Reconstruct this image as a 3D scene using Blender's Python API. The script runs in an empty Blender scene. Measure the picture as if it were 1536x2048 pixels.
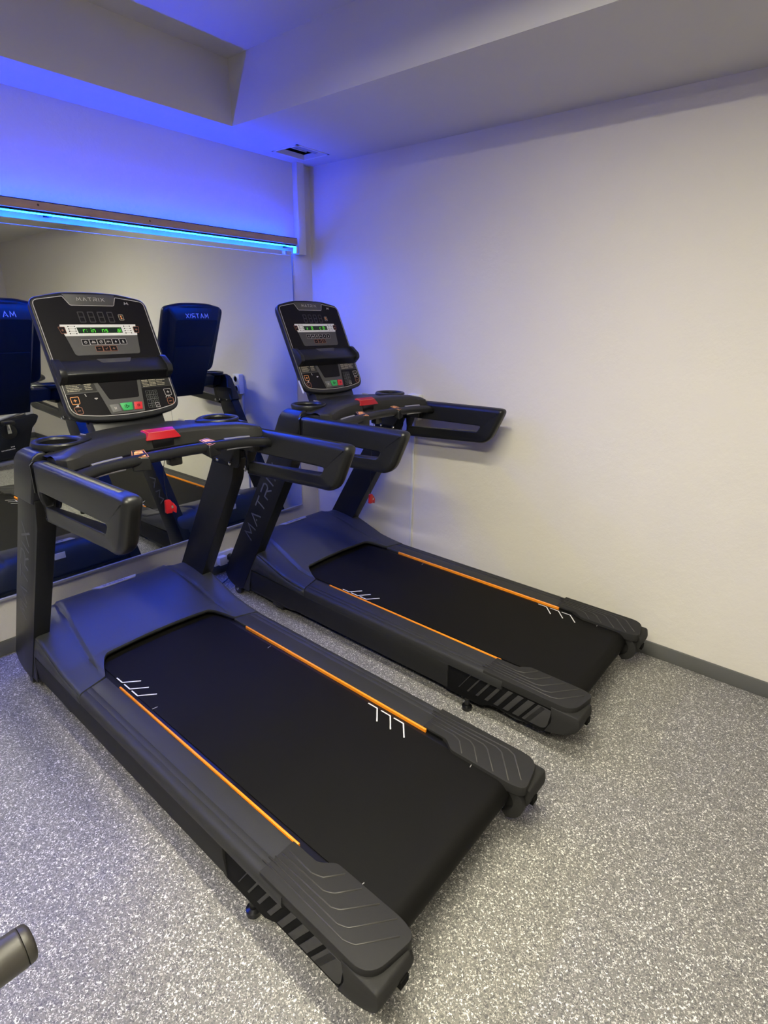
import bpy, bmesh, math, random
from mathutils import Vector, Matrix
random.seed(7)
C = bpy.context.scene.collection
S = bpy.context.scene
PI = math.pi

# ------------------------------------------------------------------ camera
cam_d = bpy.data.cameras.new('camera'); cam = bpy.data.objects.new('camera', cam_d); C.objects.link(cam)
R_ = Vector((0.6450815, -0.7639848, 0.0140401)); U_ = Vector((0.2479992, 0.2267106, 0.9418592)); W_ = Vector((0.7227491, 0.6040939, -0.3357145))
M = Matrix((R_, U_, -W_)).transposed().to_4x4(); M.translation = Vector((-0.965013, -1.758920, 1.532104))
cam.matrix_world = M
cam_d.sensor_fit = 'HORIZONTAL'; cam_d.sensor_width = 36.0; cam_d.lens = 36.0*1105.167/1536; cam_d.clip_start = 0.02
S.camera = cam

# ------------------------------------------------------------------ world, colour, exposure
wd = bpy.data.worlds.new('world'); S.world = wd; wd.use_nodes = True
wd.node_tree.nodes['Background'].inputs[0].default_value = (0.9, 0.93, 1.0, 1); wd.node_tree.nodes['Background'].inputs[1].default_value = 0.0
S.view_settings.view_transform = 'Standard'; S.view_settings.look = 'None'; S.view_settings.gamma = 1; S.view_settings.use_curve_mapping = False
S.view_settings.exposure = 0.0
LAMP_WARM = 122.0        # radiance of the ceiling luminaires
LED_UP, LED_DOWN = 140.0, 270.0
S.cycles.use_denoising = True
S.cycles.max_bounces = 10; S.cycles.diffuse_bounces = 6; S.cycles.glossy_bounces = 6
S.cycles.sample_clamp_indirect = 6.0

# ------------------------------------------------------------------ materials
def mat(name, col, rough=0.5, metal=0.0, spec=0.5, bump=None, noise=None, emit=None, estr=0.0, coat=0.0):
    m = bpy.data.materials.new(name); m.use_nodes = True; nt = m.node_tree; b = nt.nodes['Principled BSDF']
    b.inputs['Base Color'].default_value = (*col, 1); b.inputs['Roughness'].default_value = rough
    b.inputs['Metallic'].default_value = metal; b.inputs['Specular IOR Level'].default_value = spec
    b.inputs['Coat Weight'].default_value = coat
    if emit: b.inputs['Emission Color'].default_value = (*emit, 1); b.inputs['Emission Strength'].default_value = estr
    tc = nt.nodes.new('ShaderNodeTexCoord')
    n = nt.nodes.new('ShaderNodeTexNoise'); n.inputs['Scale'].default_value = (noise or (60, 0.06))[0]; n.inputs['Detail'].default_value = 3
    nt.links.new(tc.outputs['Object'], n.inputs['Vector'])
    mp = nt.nodes.new('ShaderNodeMixRGB'); mp.blend_type = 'MULTIPLY'; mp.inputs[0].default_value = (noise or (60, 0.08))[1]
    mp.inputs[1].default_value = (*col, 1); nt.links.new(n.outputs['Fac'], mp.inputs[2]); nt.links.new(mp.outputs[0], b.inputs['Base Color'])
    if bump:
        n2 = nt.nodes.new('ShaderNodeTexNoise'); n2.inputs['Scale'].default_value = bump[0]; n2.inputs['Detail'].default_value = 2
        nt.links.new(tc.outputs['Object'], n2.inputs['Vector'])
        bp = nt.nodes.new('ShaderNodeBump'); bp.inputs['Strength'].default_value = bump[1]; bp.inputs['Distance'].default_value = bump[2]
        nt.links.new(n2.outputs['Fac'], bp.inputs['Height']); nt.links.new(bp.outputs['Normal'], b.inputs['Normal'])
    return m

def floor_mat():
    m = bpy.data.materials.new('speckled_vinyl'); m.use_nodes = True; nt = m.node_tree; b = nt.nodes['Principled BSDF']; L = nt.links.new
    tc = nt.nodes.new('ShaderNodeTexCoord')
    def vor(scale):
        v = nt.nodes.new('ShaderNodeTexVoronoi'); v.inputs['Scale'].default_value = scale; v.inputs['Randomness'].default_value = 1.0
        L(tc.outputs['Object'], v.inputs['Vector']); return v
    base = (0.195, 0.186, 0.174, 1)
    cur = None
    for scale, thr, colr, src in ((330, 0.70, (0.42, 0.405, 0.38, 1), 0), (210, 0.84, (0.70, 0.68, 0.65, 1), 0), (260, 0.80, (0.085, 0.085, 0.088, 1), 1), (420, 0.60, (0.15, 0.147, 0.143, 1), 1)):
        v = vor(scale); sp = nt.nodes.new('ShaderNodeSeparateColor'); L(v.outputs['Color'], sp.inputs[0])
        g = nt.nodes.new('ShaderNodeMath'); g.operation = 'GREATER_THAN'; g.inputs[1].default_value = thr; L(sp.outputs[src], g.inputs[0])
        mx = nt.nodes.new('ShaderNodeMixRGB'); L(g.outputs[0], mx.inputs[0]); mx.inputs[2].default_value = colr
        if cur: L(cur, mx.inputs[1])
        else: mx.inputs[1].default_value = base
        cur = mx.outputs[0]
    n = nt.nodes.new('ShaderNodeTexNoise'); n.inputs['Scale'].default_value = 2.5; n.inputs['Detail'].default_value = 4; L(tc.outputs['Object'], n.inputs['Vector'])
    rp = nt.nodes.new('ShaderNodeMapRange'); rp.inputs[3].default_value = 0.93; rp.inputs[4].default_value = 1.05; L(n.outputs['Fac'], rp.inputs[0])
    mm = nt.nodes.new('ShaderNodeMixRGB'); mm.blend_type = 'MULTIPLY'; mm.inputs[0].default_value = 1; L(cur, mm.inputs[1]); L(rp.outputs[0], mm.inputs[2])
    L(mm.outputs[0], b.inputs['Base Color']); b.inputs['Roughness'].default_value = 0.42
    b.inputs['Specular IOR Level'].default_value = 0.4
    n2 = nt.nodes.new('ShaderNodeTexNoise'); n2.inputs['Scale'].default_value = 260; L(tc.outputs['Object'], n2.inputs['Vector'])
    bp = nt.nodes.new('ShaderNodeBump'); bp.inputs['Strength'].default_value = 0.35; bp.inputs['Distance'].default_value = 0.0012
    L(n2.outputs['Fac'], bp.inputs['Height']); L(bp.outputs['Normal'], b.inputs['Normal'])
    return m

def wall_mat(name, col, bumpy=1.0):
    m = bpy.data.materials.new(name); m.use_nodes = True; nt = m.node_tree; b = nt.nodes['Principled BSDF']; L = nt.links.new
    tc = nt.nodes.new('ShaderNodeTexCoord')
    n = nt.nodes.new('ShaderNodeTexNoise'); n.inputs['Scale'].default_value = 1.6; n.inputs['Detail'].default_value = 5; L(tc.outputs['Object'], n.inputs['Vector'])
    rp = nt.nodes.new('ShaderNodeMapRange'); rp.inputs[3].default_value = 0.95; rp.inputs[4].default_value = 1.03; L(n.outputs['Fac'], rp.inputs[0])
    mm = nt.nodes.new('ShaderNodeMixRGB'); mm.blend_type = 'MULTIPLY'; mm.inputs[0].default_value = 1; mm.inputs[1].default_value = (*col, 1); L(rp.outputs[0], mm.inputs[2])
    L(mm.outputs[0], b.inputs['Base Color']); b.inputs['Roughness'].default_value = 0.75; b.inputs['Specular IOR Level'].default_value = 0.25
    n1 = nt.nodes.new('ShaderNodeTexNoise'); n1.inputs['Scale'].default_value = 7; n1.inputs['Detail'].default_value = 6; n1.inputs['Roughness'].default_value = 0.6; L(tc.outputs['Object'], n1.inputs['Vector'])
    n2 = nt.nodes.new('ShaderNodeTexNoise'); n2.inputs['Scale'].default_value = 120; n2.inputs['Detail'].default_value = 2; L(tc.outputs['Object'], n2.inputs['Vector'])
    b1 = nt.nodes.new('ShaderNodeBump'); b1.inputs['Strength'].default_value = 0.25*bumpy; b1.inputs['Distance'].default_value = 0.02; L(n1.outputs['Fac'], b1.inputs['Height'])
    b2 = nt.nodes.new('ShaderNodeBump'); b2.inputs['Strength'].default_value = 0.12*bumpy; b2.inputs['Distance'].default_value = 0.003; L(n2.outputs['Fac'], b2.inputs['Height']); L(b1.outputs['Normal'], b2.inputs['Normal'])
    L(b2.outputs['Normal'], b.inputs['Normal'])
    return m

MT = {}
MT['floor'] = floor_mat()
MT['wall'] = wall_mat('cream_plaster', (0.67, 0.635, 0.575))
MT['wall_grey'] = wall_mat('low_bounce_plaster', (0.30, 0.29, 0.28))  # unseen left wall, greyed to cut bounced light
MT['ceiling'] = wall_mat('white_ceiling_paint', (0.60, 0.585, 0.56), 0.3)
MT['base'] = mat('grey_vinyl_skirting', (0.10, 0.10, 0.098), 0.45)
MT['hood'] = mat('charcoal_shell_plastic', (0.0350, 0.0370, 0.0410), 0.42, spec=0.40, bump=(900, 0.25, 0.0006))
MT['rail'] = mat('dark_grey_rail_plastic', (0.0270, 0.0270, 0.0285), 0.48, spec=0.22, bump=(900, 0.3, 0.0006))
MT['cap'] = mat('grey_cap_plastic', (0.0225, 0.0220, 0.0225), 0.58, spec=0.13, bump=(900, 0.3, 0.0006))
MT['frame'] = mat('black_painted_steel', (0.0060, 0.0065, 0.0075), 0.4, spec=0.30)
MT['upright'] = mat('black_satin_steel', (0.0080, 0.0085, 0.0095), 0.38, spec=0.35, bump=(700, 0.15, 0.0004))
MT['belt'] = mat('black_running_belt', (0.0053, 0.0050, 0.0048), 0.62, spec=0.12, bump=(1200, 0.5, 0.0006), noise=(8, 0.25))
MT['grip'] = mat('black_grip_rubber', (0.0100, 0.0105, 0.0120), 0.36, spec=0.42, bump=(800, 0.15, 0.0004))
MT['black'] = mat('gloss_black_plastic', (0.0048, 0.0048, 0.0060), 0.28)
MT['console'] = mat('dark_console_plastic', (0.0132, 0.0138, 0.0162), 0.38, spec=0.35)
MT['face'] = mat('matt_black_overlay', (0.0077, 0.0070, 0.0091), 0.45, spec=0.12)
MT['greyface'] = mat('grey_overlay', (0.055, 0.054, 0.056), 0.5)
MT['dash'] = mat('charcoal_dash_plastic', (0.0204, 0.0204, 0.0210), 0.42, spec=0.35, bump=(900, 0.2, 0.0005))
MT['white'] = mat('white_print', (0.72, 0.72, 0.74), 0.5)
MT['silverprint'] = mat('silver_print', (0.42, 0.40, 0.41), 0.4)
MT['dimprint'] = mat('dim_grey_print', (0.10, 0.105, 0.11), 0.45)
MT['cream'] = mat('cream_print', (0.42, 0.38, 0.30), 0.5)
MT['segment'] = mat('unlit_segment', (0.035, 0.032, 0.036), 0.4)
MT['orange'] = mat('orange_plastic', (0.86, 0.27, 0.012), 0.38)
MT['amber'] = mat('amber_print', (0.85, 0.36, 0.12), 0.45)
MT['rust'] = mat('copper_print', (0.32, 0.12, 0.07), 0.45)
MT['red'] = mat('red_plastic', (0.33, 0.006, 0.013), 0.38, spec=0.35)
MT['redkey'] = mat('red_button', (0.55, 0.02, 0.03), 0.45)
MT['greenkey'] = mat('green_button', (0.03, 0.36, 0.10), 0.45)
MT['greykey'] = mat('grey_button', (0.13, 0.13, 0.135), 0.45)
MT['lcdgreen'] = mat('green_lit_pixels', (0.05, 0.5, 0.02), 0.5, emit=(0.16, 1.0, 0.05), estr=0.5)
MT['lcd'] = mat('dark_green_display', (0.004, 0.018, 0.006), 0.3)
MT['badge'] = mat('brushed_badge', (0.55, 0.56, 0.60), 0.35, metal=0.6)
MT['steel'] = mat('bright_steel', (0.62, 0.62, 0.62), 0.25, metal=1.0)
MT['silver'] = mat('silver_paint', (0.40, 0.40, 0.40), 0.35, metal=0.3)
MT['sensor'] = mat('satin_sensor_metal', (0.45, 0.45, 0.50), 0.35, metal=0.8)
MT['mirror'] = mat('mirror_glass', (0.80, 0.83, 0.79), 0.0, metal=1.0, noise=(1, 0.0))
MT['mirror_edge'] = mat('polished_glass_edge', (0.22, 0.25, 0.27), 0.3)
MT['mirror_band'] = mat('etched_mirror_band', (0.50, 0.53, 0.56), 0.28, metal=0.8, noise=(1, 0.0))
MT['wood'] = mat('pine_slat', (0.50, 0.33, 0.25), 0.6, noise=(9, 0.35))
MT['knot'] = mat('dark_knot', (0.06, 0.03, 0.025), 0.6)
MT['trim'] = mat('white_lacquer', (0.70, 0.69, 0.67), 0.4)
MT['plastic'] = mat('white_socket_plastic', (0.78, 0.78, 0.76), 0.35)
MT['dark'] = mat('black_recess_shade', (0.004, 0.004, 0.004), 0.9, spec=0.1)  # near-black standing in for shade inside the vent and cap recesses
MT['ridge'] = mat('highlight_ridge_plastic', (0.038, 0.036, 0.035), 0.42, spec=0.42)  # cap plastic made lighter, painting in the highlights along the ridges
MT['matblack'] = mat('matt_black_plastic', (0.004, 0.004, 0.005), 0.8, spec=0.12)
MT['louvre'] = mat('grey_louvre_plastic', (0.040, 0.039, 0.041), 0.55, spec=0.25)
MT['skirt'] = mat('shade_dark_side_plastic', (0.016, 0.016, 0.017), 0.6, spec=0.2)  # side plastic darkened, shade on the flank put into the colour
MT['led'] = mat('blue_led_tape_up', (0.05, 0.1, 0.3), 0.5, emit=(0.0, 0.030, 1.0), estr=LED_UP)
MT['led2'] = mat('blue_led_tape_down', (0.05, 0.1, 0.3), 0.5, emit=(0.001, 0.060, 1.0), estr=LED_DOWN)
MT['lamp'] = mat('luminaire_diffuser', (0.9, 0.9, 0.9), 0.5, emit=(1.0, 0.945, 0.72), estr=LAMP_WARM)
MT['lamp2'] = mat('rear_luminaire_diffuser', (0.9, 0.9, 0.9), 0.5, emit=(1.0, 0.945, 0.72), estr=LAMP_WARM*1.7)
MT['foam'] = mat('black_foam', (0.032, 0.029, 0.026), 0.42)
MT['bike'] = mat('dark_bike_shell', (0.007, 0.008, 0.012), 0.45, spec=0.2)

# ------------------------------------------------------------------ mesh builder
class MB:
    def __init__(s): s.v = []; s.f = []
    def add(s, vs, fs):
        o = len(s.v); s.v += [tuple(p) for p in vs]; s.f += [tuple(i+o for i in f) for f in fs]; return s
    def box(s, lo, hi):
        x0, y0, z0 = lo; x1, y1, z1 = hi
        return s.add([(x0,y0,z0),(x1,y0,z0),(x1,y1,z0),(x0,y1,z0),(x0,y0,z1),(x1,y0,z1),(x1,y1,z1),(x0,y1,z1)],
                     [(0,3,2,1),(4,5,6,7),(0,1,5,4),(1,2,6,5),(2,3,7,6),(3,0,4,7)])
    def prism(s, poly, axis, a0, a1):
        # poly of 2-D points in the two other axes (ordered), extruded along axis from a0 to a1
        n = len(poly)
        def P(p, a):
            q = list(p); q.insert(axis, a); return tuple(q)
        vs = [P(p, a0) for p in poly]+[P(p, a1) for p in poly]
        return s.add(vs, [tuple(range(n-1,-1,-1)), tuple(range(n, 2*n))]+[(i, (i+1) % n, n+(i+1) % n, n+i) for i in range(n)])
    def loft(s, rings, caps=True, closed=True):
        n = len(rings[0]); vs = [p for r in rings for p in r]; fs = []
        for k in range(len(rings)-1):
            for i in range(n if closed else n-1):
                j = (i+1) % n; fs.append((k*n+i, k*n+j, (k+1)*n+j, (k+1)*n+i))
        if caps: fs += [tuple(range(n-1,-1,-1)), tuple((len(rings)-1)*n+i for i in range(n))]
        return s.add(vs, fs)
    def tube(s, pts, r, n=12, up=Vector((0,0,1)), caps=True):
        pts = [Vector(p) for p in pts]; rings = []
        for i, p in enumerate(pts):
            d = (pts[min(i+1, len(pts)-1)]-pts[max(i-1, 0)]).normalized()
            x = d.cross(up); x = x.normalized() if x.length > 1e-4 else Vector((1,0,0)); y = x.cross(d).normalized()
            rr = r[i] if isinstance(r, (list, tuple)) else r
            rings.append([p+x*math.cos(2*PI*k/n)*rr+y*math.sin(2*PI*k/n)*rr for k in range(n)])
        return s.loft(rings, caps)
    def lathe(s, prof, O, axis=Vector((0,0,1)), n=24, ang=(0, 2*PI)):
        axis = Vector(axis).normalized(); x = axis.orthogonal().normalized(); y = axis.cross(x); O = Vector(O)
        rings = [[O+axis*h+(x*math.cos(2*PI*k/n)+y*math.sin(2*PI*k/n))*r for k in range(n)] for r, h in prof]
        return s.loft(rings, True)
    def build(s, name, material, parent=None, smooth=None, bevel=0, seg=2, kids=None, angle=35):
        me = bpy.data.meshes.new(name); me.from_pydata(s.v, [], s.f)
        bm = bmesh.new(); bm.from_mesh(me); bmesh.ops.recalc_face_normals(bm, faces=bm.faces)
        if bevel:
            es = [e for e in bm.edges if e.is_manifold and e.calc_face_angle(0) > math.radians(25)]
            bmesh.ops.bevel(bm, geom=es, offset=bevel, segments=seg, affect='EDGES', profile=0.5, clamp_overlap=True)
        for f in bm.faces: f.smooth = True
        bm.to_mesh(me); bm.free()
        me.materials.append(material)
        if smooth != 'all':
            me.set_sharp_from_angle(angle=math.radians(angle))
        o = bpy.data.objects.new(name, me); C.objects.link(o)
        if parent: o.parent = parent
        return o

def tag(o, label=None, cat=None, group=None, kind=None):
    if label: o['label'] = label
    if cat: o['category'] = cat
    if group: o['group'] = group
    if kind: o['kind'] = kind
    return o
def empty(name, loc=(0,0,0)):
    o = bpy.data.objects.new(name, None); C.objects.link(o); o.location = loc; o.empty_display_size = 0.1; return o
def copy_tree(o, parent=None):
    c = o.copy(); C.objects.link(c); c.parent = parent
    for ch in [x for x in C.objects if x.parent == o]: copy_tree(ch, c)
    return c
def rpoly(pts, rad, k=5):
    # rounds the corners of a closed 2-D polygon
    n = len(pts); out = []
    for i in range(n):
        p = Vector(pts[i]); a = Vector(pts[i-1]); b = Vector(pts[(i+1) % n]); r = rad[i] if isinstance(rad, (list, tuple)) else rad
        da = (a-p); db = (b-p); t = min(r, da.length*0.49, db.length*0.49)
        p0 = p+da.normalized()*t; p1 = p+db.normalized()*t
        for j in range(k+1):
            u = j/k; out.append(tuple(p0*(1-u)**2+p*2*u*(1-u)+p1*u*u))
    return out

# flat artwork placed on a plane: O origin, X right, Y up, N out of the surface
class Plane:
    def __init__(s, O, X, Y): s.O = Vector(O); s.X = Vector(X).normalized(); s.Y = Vector(Y).normalized(); s.N = s.X.cross(s.Y).normalized()
    def at(s, x, y, h=0): return s.O+s.X*x+s.Y*y+s.N*h
    def poly(s, mb, pts, h0, h1):
        n = len(pts); vs = [s.at(*p, h0) for p in pts]+[s.at(*p, h1) for p in pts]
        mb.add(vs, [tuple(range(n-1,-1,-1)), tuple(range(n, 2*n))]+[(i, (i+1) % n, n+(i+1) % n, n+i) for i in range(n)])
    def line(s, mb, pts, w, h0, h1, closed=False):
        pts = [Vector(p) for p in pts]
        if closed: pts = pts+[pts[0]]
        n = len(pts); L_, R2 = [], []
        for i, p in enumerate(pts):
            if closed: a, b = pts[i-1] if i > 0 else pts[-2], pts[i+1] if i < n-1 else pts[1]
            else: a, b = pts[max(i-1, 0)], pts[min(i+1, n-1)]
            d1 = (p-a).normalized() if (p-a).length > 1e-9 else (b-p).normalized(); d2 = (b-p).normalized() if (b-p).length > 1e-9 else d1
            d = (d1+d2); d = d.normalized() if d.length > 1e-6 else d1
            nn = Vector((-d.y, d.x)); k = 1/max(0.45, abs(nn.dot(Vector((-d1.y, d1.x)))))
            L_.append(p+nn*w/2*k); R2.append(p-nn*w/2*k)
        for i in range(n-1): s.poly(mb, [R2[i], R2[i+1], L_[i+1], L_[i]], h0, h1)

GLY = {
 'M': (1.25, [[(0,0),(.16,1),(.62,.3),(1.09,1),(1.25,0)]]),
 'A': (1.1, [[(0,0),(.55,1),(1.1,0)], [(.38,.3),(.55,.3)]]),
 'T': (1.05, [[(0,1),(1.05,1)], [(.52,1),(.52,0)]]),
 'R': (1.0, [[(0,1),(.85,1),(1,.82),(1,.62),(.85,.45),(0,.45),(0,0)], [(.5,.45),(1,0)]]),
 'I': (.12, [[(.06,0),(.06,1)]]),
 'X': (1.05, [[(0,0),(1.05,1)], [(0,1),(1.05,0)]]),
 'r': (.5, [[(0,0),(0,.62)], [(0,.42),(.2,.62),(.5,.62)]]), 'i': (.08, [[(.04,0),(.04,.6)], [(.04,.8),(.04,.95)]]),
 'n': (.55, [[(0,0),(0,.62)], [(0,.45),(.2,.62),(.4,.62),(.55,.45),(.55,0)]]),
 's': (.5, [[(.5,.62),(.1,.62),(0,.48),(.1,.33),(.4,.33),(.5,.18),(.4,0),(0,0)]]),
 'a': (.5, [[(.05,.62),(.4,.62),(.5,.5),(.5,0),(.1,0),(0,.15),(.1,.33),(.5,.33)]]),
 ':': (.1, [[(.05,.1),(.05,.22)], [(.05,.5),(.05,.62)]]), ' ': (.45, []),
 'x': (.5, [[(0,0),(.5,.62)], [(0,.62),(.5,0)]]), '8': (.55, [[(0,.0),(.55,0),(.55,.95),(0,.95),(0,0)], [(0,.48),(.55,.48)]]),
 'c': (.5, [[(.5,.62),(.1,.62),(0,.5),(0,.12),(.1,0),(.5,0)]]),
 '1': (.2, [[(0,.8),(.2,1),(.2,0)]]), '2': (.55, [[(0,1),(.55,1),(.55,.5),(0,.5),(0,0),(.55,0)]]), '3': (.55, [[(0,1),(.55,1),(.55,0),(0,0)], [(.1,.5),(.55,.5)]]),
 '4': (.55, [[(0,1),(0,.5),(.55,.5)], [(.55,1),(.55,0)]]), '5': (.55, [[(.55,1),(0,1),(0,.5),(.55,.5),(.55,0),(0,0)]]), '6': (.55, [[(.55,1),(0,1),(0,0),(.55,0),(.55,.5),(0,.5)]]),
 '7': (.55, [[(0,1),(.55,1),(.3,0)]]), '9': (.55, [[(.55,.5),(0,.5),(0,1),(.55,1),(.55,0),(0,0)]]), '0': (.55, [[(0,0),(.55,0),(.55,1),(0,1),(0,0)]]),
}
def write(pl, mb, txt, x, y, hgt, sw, h0, h1, gap=.35, sx=1.0, length=None):
    tot = sum(GLY[c][0] for c in txt)+gap*(len(txt)-1)
    if length: sx = length/(tot*hgt)
    for ch in txt:
        w, strokes = GLY[ch]
        for st in strokes: pl.line(mb, [(x+p[0]*hgt*sx, y+p[1]*hgt) for p in st], sw, h0, h1)
        x += (w+gap)*hgt*sx

# ------------------------------------------------------------------ room
XR, YB, XL, YF = 1.63, 1.03, -3.4, -4.5
ZL, ZU, XB, YS = 2.352, 2.612, 0.889, 0.749
def struct(name, mb, m, **k): o = mb.build(name, m, **k); o['kind'] = 'structure'; return o
struct('floor', MB().box((XL-.1, YF-.1, -.1), (XR+.1, YB+.1, 0)), MT['floor'])
struct('wall_right', MB().box((XR, YF-.1, 0), (XR+.1, YB+.1, 2.75)), MT['wall'])
struct('wall_back', MB().box((XL-.1, YB, 0), (XR, YB+.1, 2.75)), MT['wall'])
struct('wall_left', MB().box((XL-.1, YF, 0), (XL, YB, 2.75)), MT['wall_grey'])
struct('wall_front', MB().box((XL-.1, YF-.1, 0), (XR, YF, 2.75)), MT['wall'])
struct('ceiling', MB().box((XL, YF, ZU), (XB, YS, 2.75)), MT['ceiling'])
# lowered soffits along the right wall (with the vent opening) and along the mirror wall
VX0, VX1, VY0, VY1 = 1.268, 1.500, 0.727, 0.930
mb = MB()
mb.box((XB, YF, ZL), (XR, VY0, 2.75)); mb.box((XB, VY0, ZL), (VX0, YB, 2.75)); mb.box((VX1, VY0, ZL), (XR, YB, 2.75)); mb.box((VX0, VY1, ZL), (VX1, YB, 2.75)); mb.box((VX0, VY0, 2.56), (VX1, VY1, 2.75))
struct('trim_1', mb, MT['ceiling'])
struct('trim_2', MB().box((XL, YS, ZL), (XB, YB, 2.75)), MT['ceiling'])
def skirt(name, lo, hi): struct(name, MB().box(lo, hi), MT['base'], bevel=.003)
skirt('baseboard_right', (XR-.012, YF, 0), (XR, YB, .072))
skirt('baseboard_back', (XL, YB-.012, 0), (XR-.012, YB, .072))
skirt('baseboard_front', (XL, YF, 0), (XR-.012, YF+.012, .072))
skirt('baseboard_left', (XL, YF+.012, 0), (XL+.012, YB-.012, .072))
# lacquered boxing beside the blue lit panel
struct('trim_3', MB().box((1.494, .988, 1.868), (1.549, YB, ZL)), MT['trim'], bevel=.002)

# ceiling vent opening with its broken damper
t = tag(empty('ceiling_vent', (1.385, .83, ZL)), 'open rectangular vent hole in the low ceiling near the corner', 'vent')
def loc(o_, *p): return (p[0]-o_[0], p[1]-o_[1], p[2]-o_[2])
O = (1.385, .83, ZL); w_ = .012
fr = MB()
for lo, hi in (((VX0, VY0, 2.30), (VX1, VY0+w_, 2.45)), ((VX0, VY1-w_, 2.30), (VX1, VY1, 2.45)), ((VX0, VY0, 2.30), (VX0+w_, VY1, 2.45)), ((VX1-w_, VY0, 2.30), (VX1, VY1, 2.45))):
    fr.box((lo[0]-O[0], lo[1]-O[1], ZL-.003-O[2]), (hi[0]-O[0], hi[1]-O[1], .022))
fr.build('frame', MT['trim'], t)
ln = MB(); a0, a1, b0, b1 = VX0-O[0]+.001, VX1-O[0]-.001, VY0-O[1]+.001, VY1-O[1]-.001
for q in ((a0,b0,a1,b0+.003),(a0,b1-.003,a1,b1),(a0,b0,a0+.003,b1),(a1-.003,b0,a1,b1)): ln.box((q[0],q[1],.0225), (q[2],q[3],.19))
ln.box((a0,b0,.19), (a1,b1,.195)); ln.build('duct_shade_lining', MT['dark'], t)  # black liner added to give the vent interior its shade
MB().prism([(-.088,.028),(-.010,.012),(.030,.030),(.026,.034),(-.010,.017),(-.088,.033)], 0, -.070, .098).build('damper_plate', MT['silver'], t)
MB().box((-.105,-.08,.026), (-.082,.06,.034)).build('bracket', MT['silver'], t)
MB().box((-.1,.060,.030), (.1,.068,.040)).build('bracket', MT['trim'], t)

# ------------------------------------------------------------------ mirror
def my(z): return 1.008+.007*(z-.29)
t = tag(empty('wall_mirror', (0, 1.01, .285)), 'large frameless wall mirror behind the treadmills under the blue light strip', 'mirror')
x0, x1 = -1.55, 1.458
def mp(x, y, z): return (x, y-1.01, z-.285)
zt, zb = 1.884, .287
MB().add([mp(x0,my(zb),zb), mp(x1,my(zb),zb), mp(x1,my(zt),zt), mp(x0,my(zt),zt), mp(x0,my(zb)+.005,zb), mp(x1,my(zb)+.005,zb), mp(x1,my(zt)+.005,zt), mp(x0,my(zt)+.005,zt)],
         [(0,1,2,3),(7,6,5,4),(0,4,5,1),(1,5,6,2),(2,6,7,3),(3,7,4,0)]).build('glass', MT['mirror'], t)
MB().box(mp(x0, 1.0175, 1.8588), mp(x1-.02, 1.0192, 1.8602)).build('bevel_line', MT['mirror_edge'], t)
MB().box(mp(x0, 1.002, zb-.012), mp(x1, 1.028, zb+.001)).build('bottom_channel', MT['silver'], t, bevel=.001)
MB().box(mp(x1, 1.014, zb), mp(x1+.0012, 1.03, 1.87)).build('side_edge', MT['greykey'], t)

# ------------------------------------------------------------------ blue light rail
t = tag(empty('led_light_rail', (0, .96, 1.92)), 'wooden slat rail with glowing blue light strip above the mirror', 'light strip')
def lp(x, y, z): return (x, y-.96, z-1.92)
lx0, lx1 = -1.6, 1.438
MB().box(lp(lx0, .940, 1.9125), lp(lx1, .956, 1.944)).build('wooden_slat', MT['wood'], t, bevel=.001)
for kx, kz in ((.055, 1.932), (.53, 1.93), (-.5, 1.925)):
    MB().lathe([(.0045, 0), (.0045, .0006)], lp(kx, .9400, kz), (0, -1, 0), 10).build('wood_knot', MT['knot'], t)
MB().box(lp(lx0, .956, 1.9045), lp(lx1, .985, 1.940)).build('black_channel', MT['black'], t)
MB().box(lp(lx0, .942, 1.944), lp(lx1, .958, 1.9475)).build('top_lip', MT['frame'], t)
MB().box(lp(lx0, .962, 1.9403), lp(lx1, .976, 1.9433)).build('upper_light_tape', MT['led'], t)
MB().box(lp(lx0, .958, 1.9010), lp(lx1, .972, 1.9043)).build('lower_light_tape', MT['led2'], t)
for bx in (-1.2, 0.1, 1.40):
    MB().box(lp(bx, .984, 1.9), lp(bx+.02, YB, 1.915)).build('wall_bracket', MT['black'], t)
MB().box(lp(1.44, .955, 1.868), lp(1.452, .985, 1.905)).build('end_cap', MT['trim'], t)

# ------------------------------------------------------------------ ceiling luminaires (above / behind the photographer)
for i, (lx, ly0, ly1) in enumerate(((-.20, -1.80, -.45), (-1.50, -2.5, -.9))):
    cy = (ly0+ly1)/2; h = (ly1-ly0)/2
    ZH = ZU-.045
    t = tag(empty('ceiling_lamp', (lx, cy, ZH)), ('long ceiling lamp above the near treadmill', 'long ceiling lamp over the open floor left of the treadmills')[i], 'lamp', 'long ceiling lamps')
    hm = MB().box((-.075, -h, -.07), (.075, h, .045))
    hm.box((-.075, -h, -.094), (-.0655, h, -.0695)); hm.box((.0655, -h, -.094), (.075, h, -.0695)); hm.box((-.0655, -h, -.094), (.0655, -h+.01, -.0695)); hm.box((-.0655, h-.01, -.094), (.0655, h, -.0695))
    hm.build('housing', MT['trim'], t)
    nb = int((ly1-ly0-.02)/.075)
    for k in range(1, nb):
        y = -h+.01+(2*h-.02)*k/nb; MB().box((-.0655, y-.0008, -.122), (.0655, y+.0008, -.0935)).build('added_baffle_blade', MT['silver'], t)  # blades added to keep lamp light off the upper mirror wall
    MB().box((-.065, -h+.0105, -.0925), (.065, h-.0105, -.071)).build('diffuser', MT[('lamp', 'lamp2')[i]], t)

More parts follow.
